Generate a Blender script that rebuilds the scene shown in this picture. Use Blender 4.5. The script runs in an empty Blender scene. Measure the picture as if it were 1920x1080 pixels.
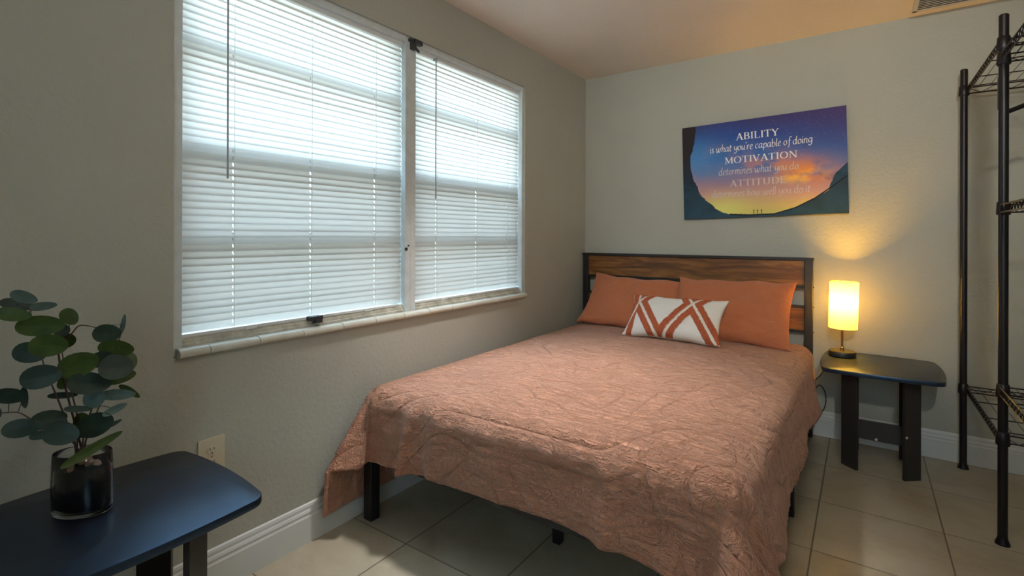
import bpy, bmesh, math, random
import numpy as np
from mathutils import Vector, Matrix, noise
random.seed(7)
R = math.radians
PI = math.pi
sc = bpy.context.scene
COL = sc.collection

# ------------------------------------------------------------------ camera
CAM = (1.8023, -3.5976, 1.2068); YAW = .6088; FPX = 945.84; V0 = 442.6; ROLL = .0026
cd = bpy.data.cameras.new('camera'); cam = bpy.data.objects.new('camera', cd); COL.objects.link(cam)
cam.matrix_world = Matrix.Translation(CAM) @ Matrix.Rotation(YAW, 4, 'Z') @ Matrix.Rotation(PI/2, 4, 'X') @ Matrix.Rotation(ROLL, 4, 'Z')
cd.sensor_width = 36; cd.lens = FPX*36/1920; cd.shift_y = -(540-V0)/1920; cd.clip_start = .05
sc.camera = cam

# ------------------------------------------------------------------ light and exposure
sc.view_settings.view_transform = 'Standard'; sc.view_settings.look = 'None'
sc.view_settings.exposure = 0.0; sc.view_settings.gamma = 1; sc.view_settings.use_curve_mapping = False
SKY_STRENGTH = 19.0
LAMP_W = 31.0
wd = bpy.data.worlds.new('world'); sc.world = wd; wd.use_nodes = True
nt = wd.node_tree; nt.nodes.clear()
tc = nt.nodes.new('ShaderNodeTexCoord'); sp = nt.nodes.new('ShaderNodeSeparateXYZ'); rp = nt.nodes.new('ShaderNodeValToRGB')
bg = nt.nodes.new('ShaderNodeBackground'); wo = nt.nodes.new('ShaderNodeOutputWorld')
nt.links.new(tc.outputs['Generated'], sp.inputs[0]); nt.links.new(sp.outputs['Z'], rp.inputs[0])
nt.links.new(rp.outputs[0], bg.inputs[0]); nt.links.new(bg.outputs[0], wo.inputs[0])
e = rp.color_ramp.elements
e[0].position = 0.0; e[0].color = (.76, .89, 1, 1); e[1].position = 1.0; e[1].color = (.42, .68, 1, 1)
bg.inputs[1].default_value = SKY_STRENGTH
gl_ = bpy.data.lights.new('added_room_fill', 'POINT'); gl_.energy = 11; gl_.color = (1, .90, .80); gl_.shadow_soft_size = .14  # fill light added above the frame to lift ceiling and walls, no fixture
go_ = bpy.data.objects.new('added_room_fill', gl_); COL.objects.link(go_); go_.location = (1.75, -2.35, 2.15)
dl = bpy.data.lights.new('added_bed_fill', 'SPOT'); dl.energy = 168; dl.color = (1, .98, .97); dl.spot_size = R(74); dl.spot_blend = 1; dl.shadow_soft_size = .08  # fill spot added out of view to brighten the bed top, no fixture
do = bpy.data.objects.new('added_bed_fill', dl); COL.objects.link(do); do.location = (.68, -1.78, 2.42)
def portal(loc, sx, sy, rot):
    l = bpy.data.lights.new('window_portal', 'AREA'); l.shape = 'RECTANGLE'; l.size = sx; l.size_y = sy
    l.cycles.is_portal = True
    o = bpy.data.objects.new('window_portal', l); COL.objects.link(o); o.location = loc; o.rotation_euler = rot
WY0, WY1, WZ0, WZ1 = -2.896, -.868, .835, 2.173      # window opening in the left wall
portal((-.24, (WY0+WY1)/2, (WZ0+WZ1)/2), WZ1-WZ0, WY1-WY0, (0, -PI/2, 0))
NX0, NX1, NZ0, NZ1 = 1.7, 2.1, .95, 2.1               # narrow window added for fill light in the unseen wall behind the camera
# unseen fill spot added above and behind the camera, aimed at the headboard wall
sl = bpy.data.lights.new('added_wall_fill', 'SPOT'); sl.energy = 150; sl.color = (1, .99, .88); sl.spot_size = R(62); sl.spot_blend = 1; sl.shadow_soft_size = .06
so = bpy.data.objects.new('added_wall_fill', sl); COL.objects.link(so); so.location = (2.15, -4.1, 2.30)
so.rotation_euler = (Vector((1.35, -.2, 1.85))-Vector(so.location)).to_track_quat('-Z', 'Y').to_euler()
YN, XR, H = -4.75, 2.76, 2.44
portal(((NX0+NX1)/2, YN-.24, (NZ0+NZ1)/2), NX1-NX0, NZ1-NZ0, (PI/2, 0, PI))

# ------------------------------------------------------------------ helpers
def ray(u, v):
    X = (u-960)/FPX; Z = -(v-V0)/FPX
    c, s = math.cos(ROLL), math.sin(ROLL); X, Z = X*c-Z*s, X*s+Z*c
    c, s = math.cos(YAW), math.sin(YAW)
    return Vector((X*c-s, X*s+c, Z))
def at(u, v, x=None, y=None, z=None):
    d = ray(u, v)
    for i, g in enumerate((x, y, z)):
        if g is not None: return Vector(CAM)+d*((g-CAM[i])/d[i])
def tag(o, label=None, cat=None, group=None, kind=None):
    for k, v in (('label', label), ('category', cat), ('group', group), ('kind', kind)):
        if v: o[k] = v
    return o
def empty(name, loc=(0, 0, 0), rz=0, **k):
    o = bpy.data.objects.new(name, None); COL.objects.link(o); o.location = loc; o.rotation_euler = (0, 0, rz)
    o.empty_display_size = .05
    return tag(o, **k)
class MB:
    """collects shapes into one mesh"""
    def __init__(s): s.v = []; s.f = []; s.m = []; s.uv = None
    def add(s, vs, fs, mi=0):
        n = len(s.v); s.v += [tuple(p) for p in vs]; s.f += [tuple(i+n for i in f) for f in fs]; s.m += [mi]*len(fs)
        return s
    def box(s, a, b, M=None, bev=0, mi=0):
        bm = bmesh.new(); bmesh.ops.create_cube(bm, size=1)
        c = [(a[i]+b[i])/2 for i in range(3)]; d = [abs(b[i]-a[i]) for i in range(3)]
        for v in bm.verts: v.co = Vector((v.co[i]*d[i]+c[i] for i in range(3)))
        if bev: bmesh.ops.bevel(bm, geom=bm.edges[:], offset=min(bev, min(d)*.45), segments=2, profile=.5, affect='EDGES')
        if M is not None: bm.transform(M)
        bm.verts.index_update()
        s.add([v.co[:] for v in bm.verts], [[v.index for v in f.verts] for f in bm.faces], mi); bm.free(); return s
    def tube(s, pts, r, n=8, caps=True, mi=0):
        pts = [Vector(p) for p in pts]; rr = r if isinstance(r, (list, tuple)) else [r]*len(pts)
        vs = []; fs = []; up = None
        for i, p in enumerate(pts):
            t = (pts[min(i+1, len(pts)-1)]-pts[max(i-1, 0)]).normalized()
            if up is None: up = Vector((0, 0, 1)) if abs(t.z) < .9 else Vector((1, 0, 0))
            a = t.cross(up)
            if a.length < 1e-6: a = t.orthogonal()
            a.normalize(); b = t.cross(a).normalized(); up = -b if False else up
            for k in range(n):
                q = 2*PI*k/n; vs.append(p+(a*math.cos(q)+b*math.sin(q))*rr[i])
        for i in range(len(pts)-1):
            for k in range(n): fs.append((i*n+k, i*n+(k+1) % n, (i+1)*n+(k+1) % n, (i+1)*n+k))
        if caps: fs.append(tuple(range(n))[::-1]); fs.append(tuple((len(pts)-1)*n+k for k in range(n)))
        return s.add(vs, fs, mi)
    def lathe(s, prof, c=(0, 0, 0), n=32, sx=1, sy=1, cap0=True, cap1=True, mi=0, M=None):
        vs = []; fs = []
        for (r, z) in prof:
            for k in range(n):
                q = 2*PI*k/n; p = Vector((c[0]+r*sx*math.cos(q), c[1]+r*sy*math.sin(q), c[2]+z)); vs.append(M @ p if M else p)
        for i in range(len(prof)-1):
            for k in range(n): fs.append((i*n+k, i*n+(k+1) % n, (i+1)*n+(k+1) % n, (i+1)*n+k))
        if cap0: fs.append(tuple(range(n))[::-1])
        if cap1: fs.append(tuple((len(prof)-1)*n+k for k in range(n)))
        return s.add(vs, fs, mi)
    def prism(s, poly, z0, z1, bev=0, M=None, mi=0):
        bm = bmesh.new(); vs = [bm.verts.new((x, y, z0)) for x, y in poly]; f = bm.faces.new(vs)
        r = bmesh.ops.extrude_face_region(bm, geom=[f])
        for g in r['geom']:
            if isinstance(g, bmesh.types.BMVert): g.co.z = z1
        bmesh.ops.recalc_face_normals(bm, faces=bm.faces)
        if bev:
            es = [e_ for e_ in bm.edges if abs(e_.verts[0].co.z-e_.verts[1].co.z) < 1e-6]
            bmesh.ops.bevel(bm, geom=es, offset=bev, segments=2, profile=.5, affect='EDGES')
        if M is not None: bm.transform(M)
        bm.verts.index_update()
        s.add([v.co[:] for v in bm.verts], [[v.index for v in f_.verts] for f_ in bm.faces], mi); bm.free(); return s
    def build(s, name, mat, parent=None, smooth=None, loc=None, recalc=True):
        me = bpy.data.meshes.new(name); me.from_pydata(s.v, [], s.f); 
        for m in (mat if isinstance(mat, (list, tuple)) else [mat]): me.materials.append(m)
        me.polygons.foreach_set('material_index', s.m)
        if recalc:
            bm = bmesh.new(); bm.from_mesh(me); bmesh.ops.recalc_face_normals(bm, faces=bm.faces); bm.to_mesh(me); bm.free()
        if smooth:
            me.polygons.foreach_set('use_smooth', [True]*len(me.polygons))
            if smooth is not True: me.set_sharp_from_angle(angle=R(smooth))
        me.update()
        o = bpy.data.objects.new(name, me); COL.objects.link(o)
        if parent: o.parent = parent
        if loc is not None: o.location = loc
        return o
def copy_tree(o, parent=None):
    c = o.copy(); COL.objects.link(c)
    if parent: c.parent = parent
    for ch in list(o.children): copy_tree(ch, c)
    return c

# ------------------------------------------------------------------ materials
def nodes(name):
    m = bpy.data.materials.new(name); m.use_nodes = True; t = m.node_tree
    return m, t, t.nodes['Principled BSDF'], t.nodes['Material Output']
def coords(t, kind='Object', scale=(1, 1, 1), rot=(0, 0, 0)):
    tc = t.nodes.new('ShaderNodeTexCoord'); mp = t.nodes.new('ShaderNodeMapping')
    mp.inputs['Scale'].default_value = scale; mp.inputs['Rotation'].default_value = rot
    t.links.new(tc.outputs[kind], mp.inputs[0]); return mp.outputs[0]
def nz(t, vec, scale, detail=4, rough=.55, dist=0):
    n = t.nodes.new('ShaderNodeTexNoise'); n.inputs['Scale'].default_value = scale; n.inputs['Detail'].default_value = detail
    n.inputs['Roughness'].default_value = rough; n.inputs['Distortion'].default_value = dist
    t.links.new(vec, n.inputs['Vector']); return n.outputs['Fac']
def ramp(t, fac, stops):
    r = t.nodes.new('ShaderNodeValToRGB'); es = r.color_ramp.elements
    while len(es) < len(stops): es.new(.5)
    for e_, (p, c) in zip(es, stops): e_.position = p; e_.color = (*c, 1) if len(c) == 3 else c
    t.links.new(fac, r.inputs[0]); return r.outputs[0]
def bump(t, b, h, strength=.3, dist=.002, prev=None):
    n = t.nodes.new('ShaderNodeBump'); n.inputs['Strength'].default_value = strength; n.inputs['Distance'].default_value = dist
    t.links.new(h, n.inputs['Height'])
    if prev is not None: t.links.new(prev, n.inputs['Normal'])
    t.links.new(n.outputs[0], b.inputs['Normal']); return n.outputs[0]
def mth(t, op, a, b=None, c=None):
    n = t.nodes.new('ShaderNodeMath'); n.operation = op
    for i, q in enumerate((a, b, c)):
        if q is None: continue
        if isinstance(q, (int, float)): n.inputs[i].default_value = q
        else: t.links.new(q, n.inputs[i])
    return n.outputs[0]
def mixc(t, fac, a, b, mode='MIX'):
    n = t.nodes.new('ShaderNodeMix'); n.data_type = 'RGBA'; n.blend_type = mode
    for s_, q in ((n.inputs[0], fac), (n.inputs[6], a), (n.inputs[7], b)):
        if isinstance(q, (int, float)): s_.default_value = q
        elif isinstance(q, tuple): s_.default_value = (*q, 1)
        else: t.links.new(q, s_)
    return n.outputs[2]
def simple(name, col, rough=.6, metal=0, spec=.5, vary=0, vscale=20, bmp=0, bscale=200, bdist=.001, coat=0):
    m, t, b, o = nodes(name)
    b.inputs['Roughness'].default_value = rough; b.inputs['Metallic'].default_value = metal
    b.inputs['Specular IOR Level'].default_value = spec; b.inputs['Coat Weight'].default_value = coat
    v = coords(t)
    f = nz(t, v, vscale)
    lo = tuple(c*(1-vary) for c in col); hi = tuple(min(1, c*(1+vary)) for c in col)
    t.links.new(ramp(t, f, [(.3, lo), (.7, hi)]), b.inputs['Base Color'])
    if bmp: bump(t, b, nz(t, v, bscale, 3), bmp, bdist)
    return m
def wall_mat(name, col):
    m, t, b, o = nodes(name); v = coords(t)
    b.inputs['Roughness'].default_value = .62; b.inputs['Specular IOR Level'].default_value = .3
    f = nz(t, v, 1.2, 3)
    t.links.new(ramp(t, f, [(.3, tuple(c*.96 for c in col)), (.7, tuple(c*1.04 for c in col))]), b.inputs['Base Color'])
    h = ramp(t, nz(t, v, 55, 5, .6, .3), [(.35, (0, 0, 0)), (.65, (1, 1, 1))])
    bump(t, b, h, .35, .0025); return m
M = {}
M['wall'] = wall_mat('painted_wall', (.425, .43, .375))
M['ceiling'] = wall_mat('painted_ceiling', (.86, .77, .68))
M['base'] = simple('white_trim_paint', (.62, .64, .62), .45, vary=.03, vscale=6)
M['alu'] = simple('weathered_white_aluminium', (.60, .66, .67), .45, vary=.08, vscale=25)
M['dirty'] = simple('grimy_aluminium', (.54, .52, .44), .7, vary=.3, vscale=28)
M['bar'] = simple('sash_bar', (.35, .38, .40), .5)
M['sill'] = simple('glazed_sill_tile', (.60, .60, .52), .18, vary=.1, vscale=14, coat=.3)
M['black_metal'] = simple('black_powder_coat', (.012, .012, .014), .42, vary=.2, vscale=40)
M['rack'] = simple('black_rack_metal', (.011, .009, .011), .38, metal=.3)
M['latch'] = simple('dark_latch', (.03, .035, .04), .4)
M['espresso'] = simple('espresso_laminate', (.012, .015, .025), .33, spec=1.0, vary=.15, vscale=30, bmp=.12, bscale=500, bdist=.0004)
M['espresso'].node_tree.nodes['Principled BSDF'].inputs['Specular Tint'].default_value = (.35, .62, 1, 1)
M['edge'] = simple('espresso_edge', (.03, .026, .024), .45)
M['cap'] = simple('pale_screw_cap', (.75, .72, .64), .4)
M['almond'] = simple('almond_plastic', (.62, .56, .42), .35)
M['slot'] = simple('dark_slot', (.01, .01, .01), .6)
M['brass'] = simple('brushed_brass', (.60, .36, .20), .25, metal=1)
M['lamp_base'] = simple('black_lamp_base', (.02, .02, .02), .4)
M['cord'] = simple('black_cord', (.01, .01, .01), .5)
M['white_cloth'] = simple('white_cotton', (.75, .72, .66), .9, bmp=.2, bscale=400)
M['vent'] = simple('vent_white', (.62, .62, .60), .5)
M['ventdark'] = simple('vent_dark', (.05, .045, .04), .8)
M['pebble'] = simple('brown_pebble', (.34, .19, .13), .35, vary=.5, vscale=18)
M['gel'] = simple('black_gravel', (.003, .004, .008), .7, spec=.15, bmp=.4, bscale=90, bdist=.004)
M['stem'] = simple('brown_stem', (.07, .035, .028), .6)
M['strip'] = simple('blind_rail_white', (.70, .74, .74), .4)

def floor_mat():
    m, t, b, o = nodes('beige_ceramic_tile'); v = coords(t)
    sp = t.nodes.new('ShaderNodeSeparateXYZ'); t.links.new(v, sp.inputs[0])
    def line(ax, off, pitch, w):
        q = mth(t, 'DIVIDE', mth(t, 'SUBTRACT', ax, off), pitch)
        fr = mth(t, 'FRACT', q); d = mth(t, 'ABSOLUTE', mth(t, 'SUBTRACT', fr, .5)); d = mth(t, 'SUBTRACT', .5, d)
        d = mth(t, 'MULTIPLY', d, pitch)
        return mth(t, 'SMOOTH_MIN', mth(t, 'DIVIDE', d, w), 1.0, .1), mth(t, 'FLOOR', q)
    lx, ix = line(sp.outputs['X'], .3341, .4349, .0042); ly, iy = line(sp.outputs['Y'], -.4658, .4366, .0036)
    g = mth(t, 'MINIMUM', lx, ly)
    cid = t.nodes.new('ShaderNodeCombineXYZ'); t.links.new(ix, cid.inputs[0]); t.links.new(iy, cid.inputs[1])
    wn = t.nodes.new('ShaderNodeTexWhiteNoise'); t.links.new(cid.outputs[0], wn.inputs['Vector'])
    va = t.nodes.new('ShaderNodeVectorMath'); va.operation = 'ADD'; t.links.new(v, va.inputs[0])
    sc_ = t.nodes.new('ShaderNodeVectorMath'); sc_.operation = 'SCALE'; sc_.inputs['Scale'].default_value = 7
    t.links.new(wn.outputs['Color'], sc_.inputs[0]); t.links.new(sc_.outputs[0], va.inputs[1])
    n1 = nz(t, va.outputs[0], 4, 7, .62, .5)
    c = ramp(t, n1, [(.28, (.34, .28, .19)), (.5, (.43, .38, .28)), (.72, (.50, .46, .36))])
    c = mixc(t, mth(t, 'MULTIPLY', wn.outputs['Value'], .12), c, (.45, .38, .28))
    gf = ramp(t, g, [(.55, (0, 0, 0)), (.85, (1, 1, 1))])
    c = mixc(t, gf, (.17, .145, .105), c)
    t.links.new(c, b.inputs['Base Color'])
    b.inputs['Roughness'].default_value = .36; b.inputs['Specular IOR Level'].default_value = .4
    n = bump(t, b, g, .5, .0015); bump(t, b, nz(t, v, 18, 4), .08, .003, n)
    return m
M['floor'] = floor_mat()

def slat_mat():
    m = bpy.data.materials.new('vinyl_slat'); m.use_nodes = True; t = m.node_tree; t.nodes.clear()
    o = t.nodes.new('ShaderNodeOutputMaterial'); d = t.nodes.new('ShaderNodeBsdfDiffuse'); tr = t.nodes.new('ShaderNodeBsdfTranslucent')
    gl = t.nodes.new('ShaderNodeBsdfGlossy'); a = t.nodes.new('ShaderNodeMixShader'); b = t.nodes.new('ShaderNodeMixShader')
    d.inputs[0].default_value = (.40, .37, .31, 1); tr.inputs[0].default_value = (.90, .86, .80, 1); gl.inputs['Roughness'].default_value = .35
    a.inputs[0].default_value = SLAT_T; b.inputs[0].default_value = .04
    t.links.new(d.outputs[0], a.inputs[1]); t.links.new(tr.outputs[0], a.inputs[2]); t.links.new(a.outputs[0], b.inputs[1]); t.links.new(gl.outputs[0], b.inputs[2])
    t.links.new(b.outputs[0], o.inputs[0]); return m
SLAT_T = .31
M['slat'] = slat_mat()
def pane_mat():
    m = bpy.data.materials.new('window_glass'); m.use_nodes = True; t = m.node_tree; t.nodes.clear()
    o = t.nodes.new('ShaderNodeOutputMaterial'); tr = t.nodes.new('ShaderNodeBsdfTransparent'); gl = t.nodes.new('ShaderNodeBsdfGlossy'); a = t.nodes.new('ShaderNodeMixShader')
    tr.inputs[0].default_value = (.93, .96, .95, 1); gl.inputs['Roughness'].default_value = .02; a.inputs[0].default_value = .06
    t.links.new(tr.outputs[0], a.inputs[1]); t.links.new(gl.outputs[0], a.inputs[2]); t.links.new(a.outputs[0], o.inputs[0]); return m
M['pane'] = pane_mat()
def screen_mat():
    m = bpy.data.materials.new('insect_screen'); m.use_nodes = True; t = m.node_tree; t.nodes.clear()
    o = t.nodes.new('ShaderNodeOutputMaterial'); tr = t.nodes.new('ShaderNodeBsdfTransparent'); gl = t.nodes.new('ShaderNodeBsdfDiffuse'); a = t.nodes.new('ShaderNodeMixShader')
    gl.inputs[0].default_value = (.06, .05, .04, 1); a.inputs[0].default_value = .30
    t.links.new(tr.outputs[0], a.inputs[1]); t.links.new(gl.outputs[0], a.inputs[2]); t.links.new(a.outputs[0], o.inputs[0]); return m
M['screen'] = screen_mat()
def glass_mat():
    m, t, b, o = nodes('clear_glass')
    b.inputs['Transmission Weight'].default_value = 1; b.inputs['Roughness'].default_value = .02; b.inputs['IOR'].default_value = 1.45
    b.inputs['Base Color'].default_value = (.92, .96, .95, 1); return m
M['glass'] = glass_mat()
def shade_mat():
    m = bpy.data.materials.new('linen_shade'); m.use_nodes = True; t = m.node_tree; t.nodes.clear()
    o = t.nodes.new('ShaderNodeOutputMaterial'); d = t.nodes.new('ShaderNodeBsdfDiffuse'); tr = t.nodes.new('ShaderNodeBsdfTranslucent'); a = t.nodes.new('ShaderNodeMixShader')
    v = coords(t, scale=(1, 1, 1)); f = nz(t, v, 260, 2)
    c = ramp(t, f, [(.3, (.80, .74, .60)), (.7, (.90, .86, .74))])
    t.links.new(c, d.inputs[0]); t.links.new(c, tr.inputs[0]); a.inputs[0].default_value = .58
    t.links.new(d.outputs[0], a.inputs[1]); t.links.new(tr.outputs[0], a.inputs[2]); t.links.new(a.outputs[0], o.inputs[0]); return m
M['shade'] = shade_mat()
def bulb_mat():
    m, t, b, o = nodes('glowing_bulb'); b.inputs['Emission Color'].default_value = (1, .74, .36, 1); b.inputs['Emission Strength'].default_value = 60; return m
M['bulb'] = bulb_mat()
def wood_mat():
    m, t, b, o = nodes('rustic_brown_board'); v = coords(t, scale=(1.2, 8, 9))
    n1 = nz(t, v, 2.2, 8, .65, 1.2); v2 = coords(t, scale=(2.5, 60, 60)); n2 = nz(t, v2, 3, 3, .5, .4)
    c = ramp(t, n1, [(.25, (.04, .016, .006)), (.45, (.17, .066, .014)), (.6, (.32, .14, .032)), (.78, (.44, .22, .06))])
    c = mixc(t, mth(t, 'MULTIPLY', n2, .55), c, (.05, .02, .008))
    t.links.new(c, b.inputs['Base Color']); b.inputs['Roughness'].default_value = .42
    bump(t, b, n2, .2, .0006); return m
M['wood'] = wood_mat()
def cloth_mat(name, col, quilt=False, sheen=.25):
    m, t, b, o = nodes(name)
    v = coords(t, 'UV')
    big = nz(t, v, 1.6, 4); c1 = tuple(x*.93 for x in col); c2 = tuple(min(1, x*1.07) for x in col)
    c = ramp(t, big, [(.3, c1), (.7, c2)])
    b.inputs['Roughness'].default_value = .52 if quilt else .8; b.inputs['Specular IOR Level'].default_value = .55 if quilt else .2
    b.inputs['Sheen Weight'].default_value = sheen; b.inputs['Sheen Roughness'].default_value = .5
    b.inputs['Sheen Tint'].default_value = (1, .86, .78, 1)
    if quilt:
        # crinkle: fine ridges elongated across the bed, broken up by distortion
        va = coords(t, 'UV', (3.2, 17, 1)); cr = nz(t, va, 3.2, 5, .6, .9)
        r1 = mth(t, 'ABSOLUTE', mth(t, 'SUBTRACT', cr, .5)); r1 = mth(t, 'POWER', mth(t, 'MINIMUM', mth(t, 'MULTIPLY', r1, 7), 1.0), .6)
        vb = coords(t, 'UV', (9, 9, 1)); n3 = nz(t, vb, 1.5, 4, .6, 1.6)
        r2 = mth(t, 'ABSOLUTE', mth(t, 'SUBTRACT', n3, .5)); r2 = mth(t, 'MINIMUM', mth(t, 'MULTIPLY', r2, 9), 1.0)
        # stitched scroll lines
        vq = coords(t, 'UV'); nn = t.nodes.new('ShaderNodeTexNoise'); nn.inputs['Scale'].default_value = 3.6; nn.inputs['Detail'].default_value = 0
        t.links.new(vq, nn.inputs['Vector'])
        sp_ = t.nodes.new('ShaderNodeSeparateColor'); t.links.new(nn.outputs['Color'], sp_.inputs[0])
        fr = mth(t, 'FRACT', mth(t, 'MULTIPLY', sp_.outputs[0], 5.5)); st = mth(t, 'ABSOLUTE', mth(t, 'SUBTRACT', fr, .5))
        st = mth(t, 'POWER', mth(t, 'MINIMUM', mth(t, 'MULTIPLY', st, 7), 1.0), .5)
        n = bump(t, b, r1, .9, .0060); n = bump(t, b, r2, .8, .0062, n); n = bump(t, b, st, .9, .0085, n)
        c = mixc(t, mth(t, 'MULTIPLY', mth(t, 'SUBTRACT', 1.0, st), .18), c, tuple(x*.55 for x in col))
        # woven slub
        vw = coords(t, 'UV', (14, 230, 1)); bump(t, b, nz(t, vw, 3, 2), .35, .0015, n)
    else:
        va = coords(t, 'UV', (40, 40, 1)); n = bump(t, b, nz(t, va, 4, 3), .7, .002)
        vb = coords(t, 'UV', (7, 9, 1)); bump(t, b, nz(t, vb, 1.3, 5, .62, 1.6), .9, .016, n)
    t.links.new(c, b.inputs['Base Color']); return m
M['quilt'] = cloth_mat('terracotta_quilt', (.59, .262, .148), True, .45)
M['sham'] = cloth_mat('terracotta_sham', (.50, .165, .075))
def attr_mat(name, rough=.8, spec=.3, bmp=0, bscale=300):
    m, t, b, o = nodes(name); a = t.nodes.new('ShaderNodeAttribute'); a.attribute_name = 'Col'
    t.links.new(a.outputs['Color'], b.inputs['Base Color']); b.inputs['Roughness'].default_value = rough; b.inputs['Specular IOR Level'].default_value = spec
    if bmp: bump(t, b, nz(t, coords(t), bscale, 3), bmp, .003)
    return m
M['tuft'] = attr_mat('tufted_cotton', .9, .1, .5, 260)
M['print'] = attr_mat('canvas_print', .65, .25)
M['letters'] = simple('printed_white_letters', (.85, .84, .84), .6)
M['letters_dim'] = simple('printed_pale_letters', (.66, .56, .54), .6)
def leaf_mat(name, c1, c2):
    m, t, b, o = nodes(name); v = coords(t)
    t.links.new(ramp(t, nz(t, v, 30, 3), [(.3, c1), (.7, c2)]), b.inputs['Base Color'])
    b.inputs['Roughness'].default_value = .5; b.inputs['Specular IOR Level'].default_value = .35
    b.inputs['Subsurface Weight'].default_value = 0; return m
M['leaf_g'] = leaf_mat('olive_leaf', (.035, .065, .014), (.065, .105, .022))
M['leaf_d'] = leaf_mat('dark_leaf', (.012, .030, .024), (.024, .052, .038))
M['leaf_l'] = leaf_mat('pale_leaf', (.05, .10, .09), (.09, .15, .14))
M['ground'] = simple('lawn_ground', (.20, .17, .10), .9, vary=.3, vscale=3)
M['outwall'] = simple('neighbour_stucco', (.45, .36, .27), .9, vary=.1, vscale=3)

# ------------------------------------------------------------------ room shell
T = .2
def struct(o): o['kind'] = 'structure'; return o
mb = MB(); mb.box((-T, YN-T, -.1), (XR+T, T, 0)); struct(mb.build('floor', M['floor']))
mb = MB(); mb.box((-T, YN-T, H), (XR+T, T, H+.1)); struct(mb.build('ceiling', M['ceiling']))
mb = MB(); mb.box((0, 0, 0), (XR, T, H)); struct(mb.build('wall_far', M['wall']))
mb = MB(); mb.box((XR, YN-T, 0), (XR+T, T, H)); struct(mb.build('wall_right', M['wall']))
mb = MB()
mb.box((-T, YN-T, 0), (0, WY0, H)); mb.box((-T, WY1, 0), (0, T, H)); mb.box((-T, WY0, 0), (0, WY1, WZ0-.02)); mb.box((-T, WY0, WZ1), (0, WY1, H))
struct(mb.build('wall_left', M['wall']))
mb = MB()
mb.box((0, YN-T, 0), (NX0, YN, H)); mb.box((NX1, YN-T, 0), (XR, YN, H)); mb.box((NX0, YN-T, 0), (NX1, YN, NZ0)); mb.box((NX0, YN-T, NZ1), (NX1, YN, H))
struct(mb.build('wall_near', M['wall']))
def baseboard(name, a, b, nrm):
    prof = [(0, 0), (.016, 0), (.016, .100), (.0125, .106), (.0125, .112), (.014, .116), (.011, .124), (.008, .128), (.008, .138), (.005, .146), (.0, .150)]
    a = Vector(a); b = Vector(b); n = Vector(nrm); mb = MB(); k = len(prof)
    vs = [a+n*p+Vector((0, 0, z)) for p, z in prof]+[b+n*p+Vector((0, 0, z)) for p, z in prof]
    fs = [(i, i+1, k+i+1, k+i) for i in range(k-1)]+[tuple(range(k)), tuple(range(2*k-1, k-1, -1))]
    mb.add(vs, fs); struct(mb.build(name, M['base']))
baseboard('baseboard_left', (0, YN, 0), (0, 0, 0), (1, 0, 0))
baseboard('baseboard_far', (.016, 0, 0), (XR, 0, 0), (0, -1, 0))
baseboard('baseboard_right', (XR, YN, 0), (XR, -.016, 0), (-1, 0, 0))
# outdoors: yard and the neighbouring wall seen only as light through the blinds
mb = MB(); mb.box((-14, -12, -.35), (-.21, 9, -.25)); struct(mb.build('ground', M['ground']))
mb = MB(); mb.box((-4.3, -9, -.25), (-4.1, 6, 1.75)); mb.box((-4.33, -9, 1.75), (-4.07, 6, 1.80)); struct(mb.build('wall_outside', M['outwall']))

# windows
FX = -.012
def window(idx, y0, y1):
    w = struct(empty('window_%d' % idx, (-.1, (y0+y1)/2, WZ0)))
    w['kind'] = 'structure'; oy = (y0+y1)/2
    def P(mb, name, mat, parent=w, **k):
        o = mb.build(name, mat, None, **k); o.parent = parent; o.matrix_parent_inverse = Matrix.Translation((.1, -oy, -WZ0)) if parent is w else Matrix.Identity(4)
        return o
    fb = WZ0+.040
    mb = MB(); 
    lw, rw = (.030, .034) if idx == 1 else (.034, .018)
    mb.box((-.13, y0, WZ0-.0195), (FX, y0+lw, WZ1), bev=.002); mb.box((-.13, y1-rw, WZ0-.0195), (FX, y1, WZ1), bev=.002)
    mb.box((-.13, y0+lw, WZ1-.030), (FX, y1-rw, WZ1), bev=.002)
    P(mb, 'frame', M['alu'])
    mb = MB(); mb.box((-.13, y0+lw, WZ0-.0195), (FX-.004, y1-rw, WZ0+.016), bev=.001); mb.box((-.13, y0+lw, WZ0+.016), (FX-.012, y1-rw, WZ0+.028)); mb.box((-.13, y0+lw, WZ0+.028), (FX-.022, y1-rw, fb))
    P(mb, 'sill_track', M['dirty'])
    mb = MB(); zb = [fb, 1.20, 1.51, 1.87, WZ1-.03]
    for z in zb[1:-1]:
        hh = .028 if abs(z-1.51) < .01 else .018
        mb.box((-.128, y0+lw, z-hh), (-.095, y1-rw, z+hh), bev=.003)
    mb.box((-.128, y0+lw, fb), (-.098, y0+lw+.03, WZ1-.03)); mb.box((-.128, y1-rw-.03, fb), (-.098, y1-rw, WZ1-.03))
    P(mb, 'sash_bars', M['bar'])
    mb = MB(); mb.box((-.113, y0+lw+.03, fb), (-.110, y1-rw-.03, WZ1-.03)); P(mb, 'pane', M['pane'])
    mb = MB(); mb.box((-.134, y0+lw, fb), (-.1335, y1-rw, 1.50)); P(mb, 'insect_screen', M['screen'])
    return w
MY = -1.862
w1 = window(1, WY0, MY); w2 = window(2, MY, WY1)
def wpart(mb, name, mat, w, **k):
    o = mb.build(name, mat, None, **k); o.parent = w; o.matrix_parent_inverse = Matrix.Translation(-Vector(w.location)); return o
mb = MB(); mb.box((-.03, -1.868, 2.115), (.006, -1.838, 2.150), bev=.004); mb.box((-.02, -1.852, 2.145), (.010, -1.80, 2.168), bev=.003); mb.box((-.02, -1.88, 2.150), (.0, -1.84, 2.166), bev=.002)
mb.tube([(-.01, -1.83, 2.13), (.004, -1.822, 2.11)], .006); wpart(mb, 'blind_bracket', M['latch'], w2)
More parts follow.
